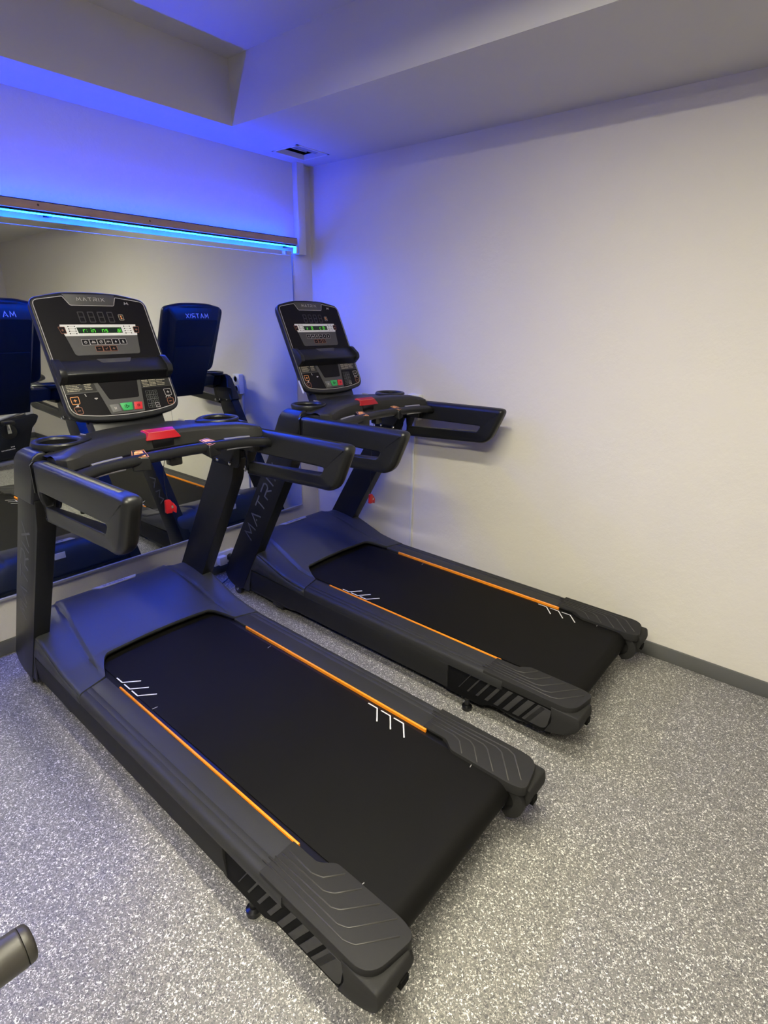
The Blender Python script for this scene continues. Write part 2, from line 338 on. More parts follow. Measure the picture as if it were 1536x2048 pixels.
# ------------------------------------------------------------------ wall socket, conduit and floor-level socket
O = (XR, .170, 1.035)
t = tag(empty('wall_socket', O), 'white double power socket on the right wall above the far treadmill handle', 'socket')
MB().box((-.045, -.040, -.073), (0, .040, .073)).build('housing', MT['plastic'], t, bevel=.006)
for z in (.036, -.036):
    ring = MB().lathe([(.027, 0), (.027, .004), (.021, .004), (.019, -.006), (.0, -.006)], (-.045, 0, z), (-1, 0, 0), 24).build('outlet', MT['plastic'], t)
    MB().lathe([(.0175, 0), (.0175, .001)], (-.0395, 0, z), (-1, 0, 0), 20).build('outlet_well', MT['greykey'], ring)
tag(MB().box((XR-.012, .176, .072), (XR, .193, .962)).build('cable_conduit', MT['trim'], bevel=.002), 'narrow white cable conduit running from the wall socket down to the skirting', 'conduit')
O = (.80, YB, .10)
t = tag(empty('floor_level_socket', O), 'white low wall socket with plugs between the two treadmills under the mirror', 'socket')
MB().box((-.075, -.035, -.035), (.075, 0, .045)).build('housing', MT['plastic'], t, bevel=.006)
MB().box((-.058, -.072, -.024), (-.005, -.0355, .030)).build('white_plug', MT['plastic'], t, bevel=.005)
MB().lathe([(.022, 0), (.022, .034), (.012, .042)], (.035, -.0355, 0), (0, -1, 0), 16).build('black_plug', MT['black'], t)
cb = MB()
def bez(ps, n=24):
    out = []
    for k in range(n+1):
        u = k/n; q = [Vector(p) for p in ps]
        while len(q) > 1: q = [q[i]*(1-u)+q[i+1]*u for i in range(len(q)-1)]
        out.append(q[0])
    return out
cb.tube(bez([(.835, .95, .10), (.835, .90, .10), (.80, .86, .02), (.74, .90, -.01), (.70, .80, .01), (.78, .74, .007)]), .004, 8)
cb.tube(bez([(.835, .95, .10), (.82, .88, .02), (.70, .86, .012), (.66, .93, -.012), (.60, .80, .010), (.45, .76, .007)]), .004, 8)
tag(cb.build('power_cable', MT['black']), 'black power cables looping on the floor from the low socket to the treadmills', 'cable')

# ------------------------------------------------------------------ treadmill
tread = tag(empty('treadmill', (0, 0, 0)), 'near treadmill farther from the right wall, its console large at the left', 'treadmill', 'treadmills facing the mirror')
T = tread

# --- motor hood -----------------------------------------------------
prof = [(.30,.2525),(.38,.278),(.45,.301),(.504,.318),(.56,.333),(.61,.342),(.645,.346),(.672,.343),(.694,.332),(.712,.31),(.724,.28),(.732,.24),(.738,.19),(.742,.13),(.745,.055)]
def hz(b):
    pts = [(.10,.2285),(.13,.2325),(.20,.238),(.27,.2475)]+prof
    for (b0,c0),(b1,c1) in zip(pts, pts[1:]):
        if b <= b1: return c0+(c1-c0)*(b-b0)/(b1-b0)
    return pts[-1][1]
def bstart(a):
    a = abs(a)
    if a < .225: return .292-.012*(a/.225)**2
    if a < .290: u = (a-.225)/.065; return .280-(.280-.163)*(u**1.6)
    return .163-.033*(a-.290)/.11
def crease(b): return .288 if b < .28 else .288-.036*min(1, (b-.28)/.34)
cols = [0,.05,.10,.15,.19,.215,.225,.235,.245,.252,.258,.265,.272,.279,.286,.292,.300,.312,.33,.35,.37,.385,.392,.397,.400]
As = [-a for a in reversed(cols[1:])]+cols
rings = []
for a in As:
    b0 = bstart(a); ring = []
    aa = abs(a); drop = 0
    edge = {.385:.0, .392:.0015, .397:.005, .400:.013}.get(round(aa,3), 0)
    for k in range(6):
        b = b0+(.30-b0)*k/6; ring.append((a, b, b, hz(b)))
    for b, c in prof: ring.append((a, b, b, c))
    out = []
    for (x, _, b, c) in ring:
        cr = crease(b); d = aa-cr
        step = 0.0
        if b < .70:
            if d < -.004: step = .006
            elif d < .004: step = .006*(.004-d)/.008
            if 0 <= d < .012: step -= .004
            fade = min(1, max(0, (b-.17)/.08)); step *= fade
        # plan taper at the front corners
        xx = x
        fb = 0.0
        if aa > .25: fb = .022*((aa-.25)/.15)**2*max(0, (b-.62)/.12)
        if aa > .385 and b > .6: fb += edge*1.2
        fb += .012*(aa/.4)**2*(1 if b > .70 else 0)*-1
        out.append((xx, b-fb, c+step-edge-(.012*max(0, min(1,(b-.5)/.12))*(1 if aa > .30 else max(0, d)/.05 if d > 0 else 0) if b < .72 else 0)))
    # lip under the rear opening
    b0p = out[0]
    out = [(b0p[0], b0p[1]+.004, b0p[2]-.020), (b0p[0], b0p[1]-.001, b0p[2]-.006)]+out
    rings.append(out)
mb = MB(); mb.loft(rings, caps=False, closed=False)
# side skirts of the hood
for sgn in (-1, 1):
    top = [(x*1.0, b, c) for (x, b, c) in (rings[0] if sgn < 0 else rings[-1])[2:]]
    low = []
    for (x, b, c) in top:
        if b < .585: lc = .188+.014*(b-.13)/.455
        else: lc = .055
        low.append((sgn*.402, b, min(lc, c-.002)))
    mb.loft([top, low], caps=False, closed=False)
hood = mb.build('motor_hood', MT['hood'], T, angle=50)
sm = hood.modifiers.new('thick', 'SOLIDIFY'); sm.thickness = .004; sm.offset = -1
MB().box((-.385, .735, .050), (.385, .747, .195)).build('front_grille', MT['hood'], T, bevel=.003)
fg = MB()
for k in range(9): fg.box((-.37, .746, .062+k*.014), (.37, .7515, .069+k*.014))
fg.build('grille_slat', MT['rail'], T, bevel=.001)
MB().box((-.40, .7455, .198), (.40, .7495, .203)).build('cover_seam', MT['black'], T)
for a in (-.33, .33): MB().lathe([(.008,0),(.008,.004),(.004,.006)], (a, .742, .215), (0,1,0), 12).build('cover_screw', MT['steel'], T)
MB().box((-.035, .722, .285), (.020, .7275, .318)).build('rating_label', MT['white'], T)
# badge on the hood
bp0, bp1, bp2, bp3 = Vector((-.103,.668,.3475)), Vector((.103,.668,.3475)), Vector((.086,.640,.3495)), Vector((-.078,.640,.3495))
bn = (bp1-bp0).cross(bp2-bp1).normalized()
if bn.z < 0: bn = -bn
bpt = [bp0, bp1, bp2, bp3]; mb = MB()
mb.add([p+bn*.002 for p in bpt]+[p+bn*.008 for p in bpt], [(3,2,1,0),(4,5,6,7),(0,1,5,4),(1,2,6,5),(2,3,7,6),(3,0,4,7)])
bd = mb.build('badge', MT['badge'], T, bevel=.001)
pl = Plane(bp3+bn*.008, (1,0,0), (bp0-bp3)); mb = MB(); write(pl, mb, 'MATRIX', .030, .008, .013, .0022, 0, .0006, length=.105); mb.build('badge_lettering', MT['dimprint'], bd)

# --- deck frame, belt ------------------------------------------------
mb = MB()
mb.prism([(.60,.05),(.60,.19),(-1.17,.19),(-1.17,.095),(-1.05,.07),(-.93,.085),(-.88,.085),(-.74,.062),(-.66,.09),(.0,.095),(.14,.085),(.26,.052),(.40,.048)], 0, -.385, .385)
fm = mb.build('deck_frame', MT['frame'], T, bevel=.006)
for s_ in (-1, 1):
    mb = MB().prism([(-.70,.195),(-.70,.075),(-.735,.062),(-.90,.062),(-.945,.088),(-1.19,.088),(-1.19,.195)], 0, s_*.384, s_*.3925); pn = mb.build('side_panel', MT['matblack'], T, bevel=.001)
    for k in range(8):
        w = .0035+.0040*k; bt = -.850-.0405*k
        q = [(bt, .191), (bt-w, .191), (bt-w+.057, .101), (bt+.057, .101)]
        if k == 7: pass
        mb = MB().prism(q, 0, s_*.3920, s_*.3950); mb.build('louvre', MT['louvre'], pn, bevel=.0008)
    q = rpoly([(-1.145,.191), (-1.186,.190), (-1.174,.101), (-1.088,.101)], [.002,.008,.03,.002], 5)
    MB().prism(q, 0, s_*.3920, s_*.3950).build('louvre', MT['louvre'], pn, bevel=.0008)
def belt_profile(r, z, bf, br, n=14):
    pts = [(bf, z)]+[(br-r*math.sin(PI*k/n), z-r+r*math.cos(PI*k/n)) for k in range(n+1)]+[(bf, z-2*r)]
    return pts
outer = belt_profile(.046, .2215, .42, -1.192); inner = belt_profile(.043, .2185, .42, -1.192)
mb = MB(); n = len(outer)
for s_ in (0,):
    vs = [(-.262, *p) for p in outer]+[(.262, *p) for p in outer]+[(-.262, *p) for p in inner]+[(.262, *p) for p in inner]
    fs = []
    for i in range(n-1):
        fs += [(i, i+1, n+i+1, n+i), (2*n+i, 3*n+i, 3*n+i+1, 2*n+i+1), (i, 2*n+i, 2*n+i+1, i+1), (n+i, n+i+1, 3*n+i+1, 3*n+i)]
    mb.add(vs, fs)
belt = mb.build('running_belt', MT['belt'], T)
MB().box((-.284, -1.16, .192), (.284, .42, .2175)).build('running_deck', MT['black'], T)
MB().lathe([(.012,0),(.042,.002),(.042,.536),(.012,.538)], (-.269, -1.192, .1755), (1,0,0), 32).build('rear_roller', MT['frame'], T)
bpl = Plane((0,0,.2216), (1,0,0), (0,1,0))
def marks(side, bs, par):
    mb = MB()
    for b in bs:
        bpl.line(mb, [(side*.260, b), (side*.260, b-.042), (side*.209, b-.085)], .0045, 0, .0006)
    return mb.build('belt_marking', MT['white'], par)
def ticks(par):
    for s_ in (-1, 1):
        for b in (-.127, -1.107): mb = MB(); bpl.line(mb, [(s_*.262, b), (s_*.243, b-.003)], .002, 0, .0006); mb.build('belt_tick', MT['silverprint'], par)
mkL = marks(-1, [.138, .080, .022], belt); mkR = marks(1, [-.675, -.735, -.793], belt); ticks(belt)

# --- side rails, orange strips, rear caps ----------------------------
sec = [(.286,.190),(.286,.2255),(.289,.2285),(.349,.2310),(.3515,.2292),(.354,.2312),(.369,.2312),(.3715,.2294),(.374,.2310),(.390,.2295),(.3965,.2255),(.400,.219),(.402,.200),(.400,.186),(.394,.182),(.286,.182)]
for s_ in (-1, 1):
    r0 = [(s_*a, (.160-.033*(a-.288)/.11), c) for a, c in sec]; r1 = [(s_*a, -.985, c) for a, c in sec]
    rail = MB().loft([r0, r1]).build('side_rail', MT['rail'], T, angle=40)
    MB().loft([[(s_*a, b, c) for a, c in ((.2775,.2140),(.2775,.2285),(.2790,.2303),(.2840,.2303),(.2860,.2140))] for b in (.066, -.915)]).build('accent_strip', MT['orange'], rail, bevel=.0006)
    # rear cap: top plate
    pts = [(.398,-.900),(.398,-1.262),(.268,-1.285),(.255,-1.245),(.255,-1.030),(.286,-.992),(.286,-.900)]
    top = rpoly(pts, [.002,.052,.028,.02,.012,.012,.002], 7)
    cap = MB().prism([(s_*x, y) for x, y in top], 2, .200, .2335).build('rear_cap', MT['cap'], T, bevel=.0045, seg=3)
    # cap body
    bodyp = rpoly([(-1.182,.212),(-1.288,.212),(-1.297,.165),(-1.266,.132),(-1.222,.110),(-1.168,.096),(-1.192,.15)], [.001,.01,.03,.03,.03,.004,.02], 6)
    rr = []
    def inset(p, k):
        cx, cz = -1.225, .155; return (cx+(p[0]-cx)*k, cz+(p[1]-cz)*k)
    for a, k in ((.288,.995),(.290,1.0),(.386,1.0),(.395,.990),(.3995,.970),(.4008,.945)):
        rr.append([(s_*a, *inset(p, k)) for p in bodyp])
    MB().loft(rr).build('cap_body', MT['cap'], cap, angle=50)
    # inner cheek that curls round the roller
    ck = [(-1.03,.213),(-1.262,.213)]+[(-1.215-.068*math.sin(u), .152+.062*math.cos(u)) for u in [i*PI*.92/12 for i in range(1, 13)]]
    ck += [(-1.205-.046*math.sin(u), .152+.044*math.cos(u)) for u in [i*PI*.92/12 for i in range(12, -1, -1)]]+[(-1.03,.203)]
    MB().prism(ck, 0, s_*.266, s_*.292).build('roller_cheek', MT['cap'], cap, bevel=.002)
    MB().box((s_*.318-.014, -1.2975, .150), (s_*.318+.014, -1.285, .172)).build('cap_recess_shade', MT['dark'], cap)  # solid dark boxes paint the shade of recesses in the cap
    MB().box((s_*.390-.004, -1.190, .094), (s_*.390+.013, -1.168, .104)).build('cap_recess_shade', MT['dark'], cap)
    chev = [[(.312,-.914),(.316,-1.0),(.305,-1.031),(.264,-1.066)], [(.329,-.905),(.328,-1.055),(.314,-1.081),(.264,-1.122)], [(.345,-.898),(.344,-1.096),(.332,-1.119),(.264,-1.178)],
            [(.356,-.887),(.361,-1.133),(.350,-1.160),(.264,-1.230)], [(.371,-.881),(.377,-1.167),(.366,-1.196),(.290,-1.258)]]
    mb = MB()
    for ch in chev:
        P = [Vector((x, y)) for x, y in ch]; path = [P[0]]+[P[1]*(1-u)**2+((P[1]*.5+P[2]*.5)+(P[1]-P[0]).normalized()*.004)*2*u*(1-u)+P[2]*u*u for u in (0,.25,.5,.75,1)]+[P[3]]
        mb.tube([(s_*p.x, p.y, .2332) for p in path], .0021, 8)
    mb.build('tread_ridge', MT['ridge'], cap, smooth='all')
    # inner edge filler between cap and rail
# --- feet and wheels
for s_ in (-1, 1):
    MB().loft([[(s_*a, b, c) for a, c in ((.386,.188),(.400,.188),(.401,.150),(.394,.072),(.386,.068))] for b in (.600, -.74)]).build('side_skirt', MT['skirt'], T, bevel=.002)
    MB().lathe([(.018,0),(.021,.003),(.021,.018),(.010,.022),(.010,.085)], (s_*.378, -.83, 0), (0,0,1), 20).build('levelling_foot', MT['black'], T)
    wl = MB().lathe([(.018,0),(.029,.001),(.031,.004),(.031,.019),(.029,.022),(.018,.023)], (s_*.3985, .706, .0312), (-s_,0,0), 28).build('transport_wheel', MT['black'], T)
    MB().lathe([(.009,0),(.009,.003),(.005,.005)], (s_*.3985, .706, .0312), (s_,0,0), 14).build('axle_bolt', MT['steel'], wl)
    MB().box((s_*.37-.012, .33, .03), (s_*.37+.012, .41, .06)).build('caster_bracket', MT['black'], T, bevel=.004)

# --- uprights ---------------------------------------------------------
up_p = rpoly([(.300,.960),(.350,.870),(.806,.120),(.788,.078),(.735,.052),(.650,.052),(.182,.858),(.150,.960)], [.01,.01,.03,.03,.02,.01,.01,.01], 4)
for s_ in (-1, 1):
    up = MB().prism(up_p, 0, s_*.346, s_*.406).build('upright', MT['upright'], T, bevel=.006, seg=3)
    d = Vector((0, -.456, .75)).normalized()
    if s_ < 0: pl = Plane((-.4062, .640, .235), d, Vector((0,-1,0)).cross(Vector((1,0,0))) )
    # lettering reads upwards along the outer face
    N = Vector((s_, 0, 0)); X = d if s_ < 0 else d; Y = N.cross(X)
    pl = Plane(Vector((s_*.4062, 0, 0))+Vector((0, .556, .398))+Y*(-.028), X, Y)
    mb = MB(); write(pl, mb, 'MATRIX', 0, 0, .062, .0080, 0, .0006, gap=.42, length=.51); mb.build('upright_lettering', MT['dimprint'], up)
    for b, c in ((.174,.945),(.262,.948),(.150,.905)):
        if c < .94: continue
        MB().lathe([(.009,0),(.009,.003),(.005,.006)], (s_*.3395, b, c-.006), (-s_,0,0), 12).build('bolt', MT['steel'], up)
    MB().prism(rpoly([(.10,1.03),(.32,1.03),(.325,.95),(.30,.925),(.13,.925),(.11,.95)], .01, 3), 0, s_*.340, s_*.347).build('bracket', MT['frame'], up, bevel=.001)
# --- shoulders ------------------------------------------------------------
for s_ in (-1, 1):
    def sp(a, b, c): return (s_*a, b, c)
    lo = [sp(.332,.165,.945), sp(.4135,.165,.945), sp(.4135,.322,.945), sp(.332,.322,.945)]
    md = [sp(.345,.108,1.04), sp(.4135,.108,1.04), sp(.4135,.270,1.04), sp(.345,.270,1.04)]
    t1_ = [sp(.361,.107,1.085), sp(.4125,.107,1.085), sp(.4125,.248,1.085), sp(.361,.248,1.085)]
    t2_ = [sp(.361,.107,1.108), sp(.4035,.107,1.108), sp(.4035,.236,1.108), sp(.361,.236,1.108)]
    tp = [sp(.361,.108,1.121), sp(.385,.108,1.121), sp(.385,.222,1.121), sp(.361,.225,1.121)]
    MB().loft([lo, md, t1_, t2_, tp]).build('shoulder', MT['grip'], T, bevel=.007, seg=4, angle=60)
# --- handrail loops ---------------------------------------------------------
oL = [(.104,1.099),(-.500,1.113),(-.418,.930),(.112,.897)]; iL = [(.072,1.007),(-.371,1.016),(-.350,.984),(.086,.953)]
def loop(c4, rad, k=6, m=8):
    P = [Vector(p) for p in c4]; out = []; n = 4; seg = []
    for i in range(n):
        p, a, b = P[i], P[i-1], P[(i+1) % n]; da, db = (a-p).normalized(), (b-p).normalized(); r = rad[i]
        p0, p1 = p+da*r, p+db*r
        seg.append([p0*(1-u)**2+p*2*u*(1-u)+p1*u*u for u in [j/k for j in range(k+1)]])
    for i in range(n):
        out += seg[i]; a, b = seg[i][-1], seg[(i+1) % n][0]
        out += [a.lerp(b, j/m) for j in range(1, m)]
    return out
Lo = loop(oL, [.01,.040,.055,.01]); Li = loop(iL, [.008,.012,.012,.008])
def offs(loop_, d):
    n = len(loop_); out = []
    ctr = sum(loop_, Vector((0,0)))/n
    for i, p in enumerate(loop_):
        tdir = (loop_[(i+1) % n]-loop_[i-1]); nn = Vector((-tdir.y, tdir.x)).normalized()
        if nn.dot(p-ctr) < 0: nn = -nn
        out.append(p-nn*d)
    return out
for s_ in (-1, 1):
    a0, a1 = .356, .4105; R = .020; ri = .008
    rings = []
    n_ = 5
    for j in range(n_+1):      # outer rim, inner side -> outer side
        u = j/n_*PI/2; o_ = R*(1-math.sin(u)); rings.append([(s_*(a0+R*(1-math.cos(u))), *p) for p in offs(Lo, o_)])
    for j in range(n_, -1, -1):
        u = j/n_*PI/2; o_ = R*(1-math.sin(u)); rings.append([(s_*(a1-R*(1-math.cos(u))), *p) for p in offs(Lo, o_)])
    for j in range(0, n_+1):
        u = j/n_*PI/2; o_ = -ri*(1-math.sin(u)); rings.append([(s_*(a1-ri*(1-math.cos(u))), *p) for p in offs(Li, o_)])
    for j in range(n_, -1, -1):
        u = j/n_*PI/2; o_ = -ri*(1-math.sin(u)); rings.append([(s_*(a0+ri*(1-math.cos(u))), *p) for p in offs(Li, o_)])
    for rg in rings:
        for q in range(len(rg)):
            x, b, c = rg[q]; f = min(1, max(0, (b+.40)/.08)); h = min(1, max(0, (.985-c)/.03)); k = 1-.52*f*h
            rg[q] = (s_*.388+(x-s_*.388)*k, b, c)
    rings.append(rings[0])
    hr = MB().loft(rings, caps=False).build('handrail', MT['grip'], T, angle=60)
    # fine ribs across the top of the grip
    rb = MB()
    for k in range(76):
        b = .055-.0064*k; z = 1.0995+(.104-b)*.0232
        arc = [(s_*(.3835+.0235*math.sin(q)), b, z-.0185+.0185*math.cos(q)) for q in [(-1.15+2.5*i/8) for i in range(9)]]
        rb.tube(arc, .0011, 4, up=Vector((0,1,0)))
    rb.build('ribbed_grip', MT['grip'], hr)
    MB().loft([[(s_*a, .1055+db, c) for a, c in ((.352,1.095),(.360,1.101),(.4,1.101),(.413,1.088),(.4135,1.0),(.352,1.0))] for db in (-.003, .003)]).build('grip_seam', MT['black'], hr)
    MB().lathe([(.009,0),(.009,.003),(.005,.005)], (s_*.3555, .092, .925), (-s_,0,0), 12).build('bolt', MT['steel'], hr)

# --- dash ------------------------------------------------------------------
def bf(a):
    e = min(1, max(0, abs(a)-.340)/.032)
    return .060-.75*a*a+.050*(1-math.sqrt(max(0, 1-e*e)))
def bb(a): return .300-1.0*a*a
cupc = (.300, .168)
aN, bN = 48, 26; G = []; vs = []; fs = []
for i in range(aN+1):
    a = -.372+.744*i/aN; row = []
    f0, f1 = bf(a), bb(a); arch = .012*(1-(a/.372)**2)
    low = .012*max(0, min(1, (abs(a)-.30)/.07))
    for j in range(bN+1):
        v = j/bN; b = f0+(f1-f0)*v
        z = 1.122+arch-low
        if v < .06: z -= .010*(1-v/.06)**2
        # raised ridge near the user, shallow tray behind it
        ridge = .010*math.exp(-((v-.20)/.17)**2); z += ridge
        if v > .9: z -= .012*((v-.9)/.1)**2
        row.append(len(vs)); vs.append((a, b, z))
    G.append(row)
for i in range(aN):
    for j in range(bN):
        q = (G[i][j], G[i+1][j], G[i+1][j+1], G[i][j+1]); c = [sum(vs[k][m] for k in q)/4 for m in range(2)]
        if math.hypot(abs(c[0])-cupc[0], c[1]-cupc[1]) < .066: continue
        fs.append(q)
mb = MB(); mb.add(vs, fs)
front = [[vs[G[i][0]] for i in range(aN+1)], [(vs[G[i][0]][0], vs[G[i][0]][1]-.002, 1.114) for i in range(aN+1)], [(vs[G[i][0]][0], vs[G[i][0]][1]-.006, 1.084) for i in range(aN+1)], [(vs[G[i][0]][0], vs[G[i][0]][1]+.020, 1.054) for i in range(aN+1)],
         [(vs[G[i][0]][0], vs[G[i][-1]][1]-.02, 1.052) for i in range(aN+1)], [vs[G[i][-1]] for i in range(aN+1)]]
mb.loft(front, caps=False, closed=False)
dash = mb.build('dashboard', MT['dash'], T, angle=38)
for s_ in (-1, 1):
    cx, cy = s_*cupc[0], cupc[1]; z0 = 1.134
    def ringp(rx, ry, z, tear=0):
        out = []
        for k in range(36):
            q = 2*PI*k/36; x = math.cos(q); y = math.sin(q)
            e = tear*max(0, -x*s_)**3
            out.append((cx+x*(rx+e), cy+y*ry*(1-.3*e/max(tear,1e-6)*.4), z))
        return out
    cp = MB().loft([ringp(.074,.074,z0-.016,.025), ringp(.078,.080,z0,.025), ringp(.075,.077,z0+.005,.022), ringp(.066,.068,z0+.006), ringp(.060,.062,z0+.002), ringp(.058,.060,z0-.010)], caps=False).build('cup_holder', MT['console'], T, angle=50)
    MB().loft([ringp(.0585,.0605,z0-.004), ringp(.056,.058,z0-.02), ringp(.050,.050,z0-.085), ringp(.001,.001,z0-.086)], caps=False).build('cup_well', MT['matblack'], cp)  # blackened inside, painting the shade of the cup opening
MB().box((-.205,.19,1.130),(-.203,.232,1.1385)).build('tray_edge', MT['silverprint'], T)
MB().box((.178,.22,1.128),(.180,.262,1.1365)).build('tray_edge', MT['silverprint'], T)

for s_ in (-1, 1):
    MB().prism(rpoly([(s_*.322,-.012),(s_*.363,-.012),(s_*.363,.13),(s_*.322,.13)], .008, 3), 2, 1.02, 1.109).build('dashboard_end', MT['dash'], T, bevel=.006)
# --- emergency stop ------------------------------------------------------------
mb = MB()
base = [(-.066,.050,1.118),(.058,.044,1.116),(.060,.088,1.134),(-.068,.098,1.134)]
tp = [(-.052,.058,1.1395),(.046,.058,1.1385),(.048,.080,1.1480),(-.062,.088,1.1480)]
mb.loft([[Vector(p)+Vector((0,0,-.002)) for p in base], base, tp])
es = mb.build('emergency_stop', MT['red'], T, bevel=.0018)
P0 = Vector(tp[0]); nX = (Vector(tp[1])-P0).normalized(); nY = (Vector(tp[3])-P0); nY = (nY-nX*nY.dot(nX)).normalized(); pl = Plane(P0, nX, nY)
mb = MB(); pl.line(mb, [(.002,.001),(.096,.001),(.100,.0225),(-.007,.0285)], .0010, .0003, .0009, closed=True); mb.build('stop_outline', MT['amber'], es)
mb = MB()
for k in range(8): pl.line(mb, [(.047+.001*math.cos(k*PI/4), .0125+.001*math.sin(k*PI/4)), (.047+.0055*math.cos(k*PI/4), .0125+.0055*math.sin(k*PI/4))], .0016, .0003, .0009)
mb.build('stop_mark', MT['amber'], es)
MB().box((-.045,.052,1.086),(.035,.085,1.120)).build('stop_mount', MT['black'], T, bevel=.003)

# --- front handlebar with sensors and speed pads ---------------------------------
path = [(-.375,-.078,1.060),(-.33,-.056,1.068),(-.28,-.040,1.072),(-.22,-.030,1.074),(-.17,-.026,1.075),(-.12,-.020,1.075),(-.06,-.012,1.075),(0,-.010,1.075),(.06,-.012,1.075),(.12,-.020,1.075),(.17,-.026,1.075),(.22,-.030,1.074),(.28,-.040,1.072),(.33,-.056,1.068),(.375,-.078,1.060)]
bar = MB().tube(path, .0190, 20).build('handlebar', MT['grip'], T, smooth='all')
for s_ in (-1, 1):
    MB().tube([(s_*.292,-.0375,1.0905),(s_*.25,-.0305,1.0925),(s_*.19,-.0225,1.0935)], .0042, 8).build('pulse_sensor', MT['sensor'], bar)
    MB().tube([(s_*.292,-.050,1.0560),(s_*.25,-.043,1.0575),(s_*.19,-.035,1.058)], .0042, 8).build('pulse_sensor', MT['sensor'], bar)
    q = [(-.162,-.030,1.088),(-.113,-.047,1.085),(-.103,.004,1.099),(-.141,.012,1.103)]
    if s_ > 0: q = [(-x, y, z) for x, y, z in q]
    q = [Vector(p) for p in q]; ctr = sum(q, Vector())/4; nn = (q[1]-q[0]).cross(q[2]-q[1]).normalized()
    if nn.z < 0: nn = -nn
    lowr = [ctr+(p-ctr)*1.12+Vector((0,0,-.045)) for p in q]; mid = [ctr+(p-ctr)*1.18-nn*.012 for p in q]; top = [ctr+(p-ctr)*1.04 for p in q]
    pad = MB().loft([lowr, mid, top]).build('speed_pad', MT['grip'], T, bevel=.005, seg=3, angle=50)
    X = (q[1]-q[0]).normalized()
    if X.x < 0: X = -X
    pl = Plane(ctr, X, nn.cross(X)); loc2 = [((p-ctr).dot(pl.X), (p-ctr).dot(pl.Y)) for p in q]
    mb = MB(); pl.line(mb, [(x*.96, y*.94) for x, y in loc2], .0016, .0002, .0008, closed=True); mb.build('pad_outline', MT['amber'], pad)
    m = [Vector(p) for p in loc2]; L01 = lambda a, b, t_: m[a].lerp(m[b], t_)
    def quad(u0, u1, v0, v1):
        def P(u, v): return (m[0].lerp(m[1], u)).lerp(m[3].lerp(m[2], u), v)*.92
        return [P(u0, v0), P(u1, v0), P(u1, v1), P(u0, v1)]
    mb = MB(); pl.poly(mb, quad(.12,.88,.12,.46), .0002, .0009); pl.poly(mb, quad(.14,.84,.54,.88), .0002, .0009); mb.build('pad_keys', MT['amber'], pad)
    mb = MB(); pl.line(mb, [quad(.4,.6,.2,.36)[0], quad(.4,.6,.2,.36)[2]], .0018, .001, .0014); pl.line(mb, [quad(.4,.6,.62,.8)[0], quad(.4,.6,.62,.8)[2]], .0018, .001, .0014); mb.build('pad_symbols', MT['rust'], pad)
MB().prism(rpoly([(-.022,1.030),(.022,1.030),(.022,1.065),(-.022,1.065)], .006, 3), 1, -.012, .020).build('key_holder', MT['black'], T, bevel=.002)

# --- console -----------------------------------------------------------------------
kY = Vector((0,.48,1)).normalized(); fp = Plane((0,.29,1.193), (1,0,0), kY)   # normal points to the user
assert fp.N.y < 0
cons = MB()
outl = rpoly([(-.209,.445-.024),(-.10,.4455),(.0,.4485),(.10,.4455),(.209,.421),(.209,-.018),(.10,-.037),(0,-.042),(-.10,-.037),(-.209,-.018)], [.030,.03,.03,.03,.030,.045,.03,.03,.03,.045], 7)
def scl(p, k): return (p[0]*(1-k/.21), .20+(p[1]-.20)*(1-k/.23))
rings = []
for out, k in ((.0,.007),(.0,.004),(-.002,.0015),(-.006,0),(-.024,.001),(-.032,.006),(-.036,.014)): rings.append([fp.at(*scl(p, k), out) for p in outl])
cons.loft(rings)
con = cons.build('console', MT['console'], T, angle=42)
# rear housing with sloped top and tapering neck
hs = MB()
def hring(out, w, wb, s0, s1, r=.02): return [fp.at(x, y, out) for x, y in rpoly([(-w,s1),(w,s1),(wb,s0),(-wb,s0)], [r,r,r,r], 4)]
hs.loft([hring(-.030,.185,.150,-.02,.436), hring(-.050,.172,.145,-.03,.415), hring(-.084,.148,.130,-.03,.372)])
hs.build('rear_housing', MT['console'], con, bevel=.004, angle=40)
MB().loft([[fp.at(x, y, o_) for x, y in ((-.136,-.02),(.136,-.02),(.130,-.172),(-.130,-.172))] for o_ in (-.020,-.082)]).build('neck', MT['console'], con, bevel=.005)
MB().loft([[fp.at(x, y, o_) for x, y in rpoly([(-.135,.196),(.135,.196),(.122,-.165),(-.122,-.165)], .008, 3)] for o_ in (-.080,-.0885)]).build('rear_cover', MT['console'], con, bevel=.002)
# lettering on the sloped top of the housing (faces the mirror)
pA, pB = fp.at(0,.415,-.050), fp.at(0,.372,-.084); upv = (pA-pB).normalized(); X = Vector((-1,0,0)); pl = Plane(pB, X, upv)
if pl.N.y < 0: pl.N = -pl.N
mb = MB(); write(pl, mb, 'MATRIX', -.078, .012, .026, .0036, .0005, .0015, gap=.5, length=.156); mb.build('rear_lettering', MT['white'], con)
# black overlay
ov = rpoly([(-.198,.4115),(-.10,.428),(-.095,.428),(-.078,.395),(.078,.395),(.093,.428),(.10,.427),(.198,.412),(.198,-.002),(.10,-.018),(0,-.022),(-.10,-.018),(-.198,-.002)], [.018,.003,.003,.006,.006,.003,.003,.018,.034,.03,.03,.03,.034], 6)
mb = MB(); fp.poly(mb, ov, .0002, .0012); mb.build('overlay', MT['face'], con)
mb = MB(); fp.line(mb, ov, .0024, .0010, .0017, closed=True); mb.build('silver_outline', MT['silverprint'], con)
mb = MB(); fp.poly(mb, rpoly([(-.095,.437),(.093,.437),(.078,.396),(-.078,.396)], .004, 3), .0012, .0024); mb.build('name_plate', MT['greyface'], con, bevel=.0006)
mb = MB(); write(fp, mb, 'MATRIX', -.049, .4115, .0125, .0016, .0024, .0029, gap=.55, length=.098); mb.build('name_lettering', MT['silverprint'], con)
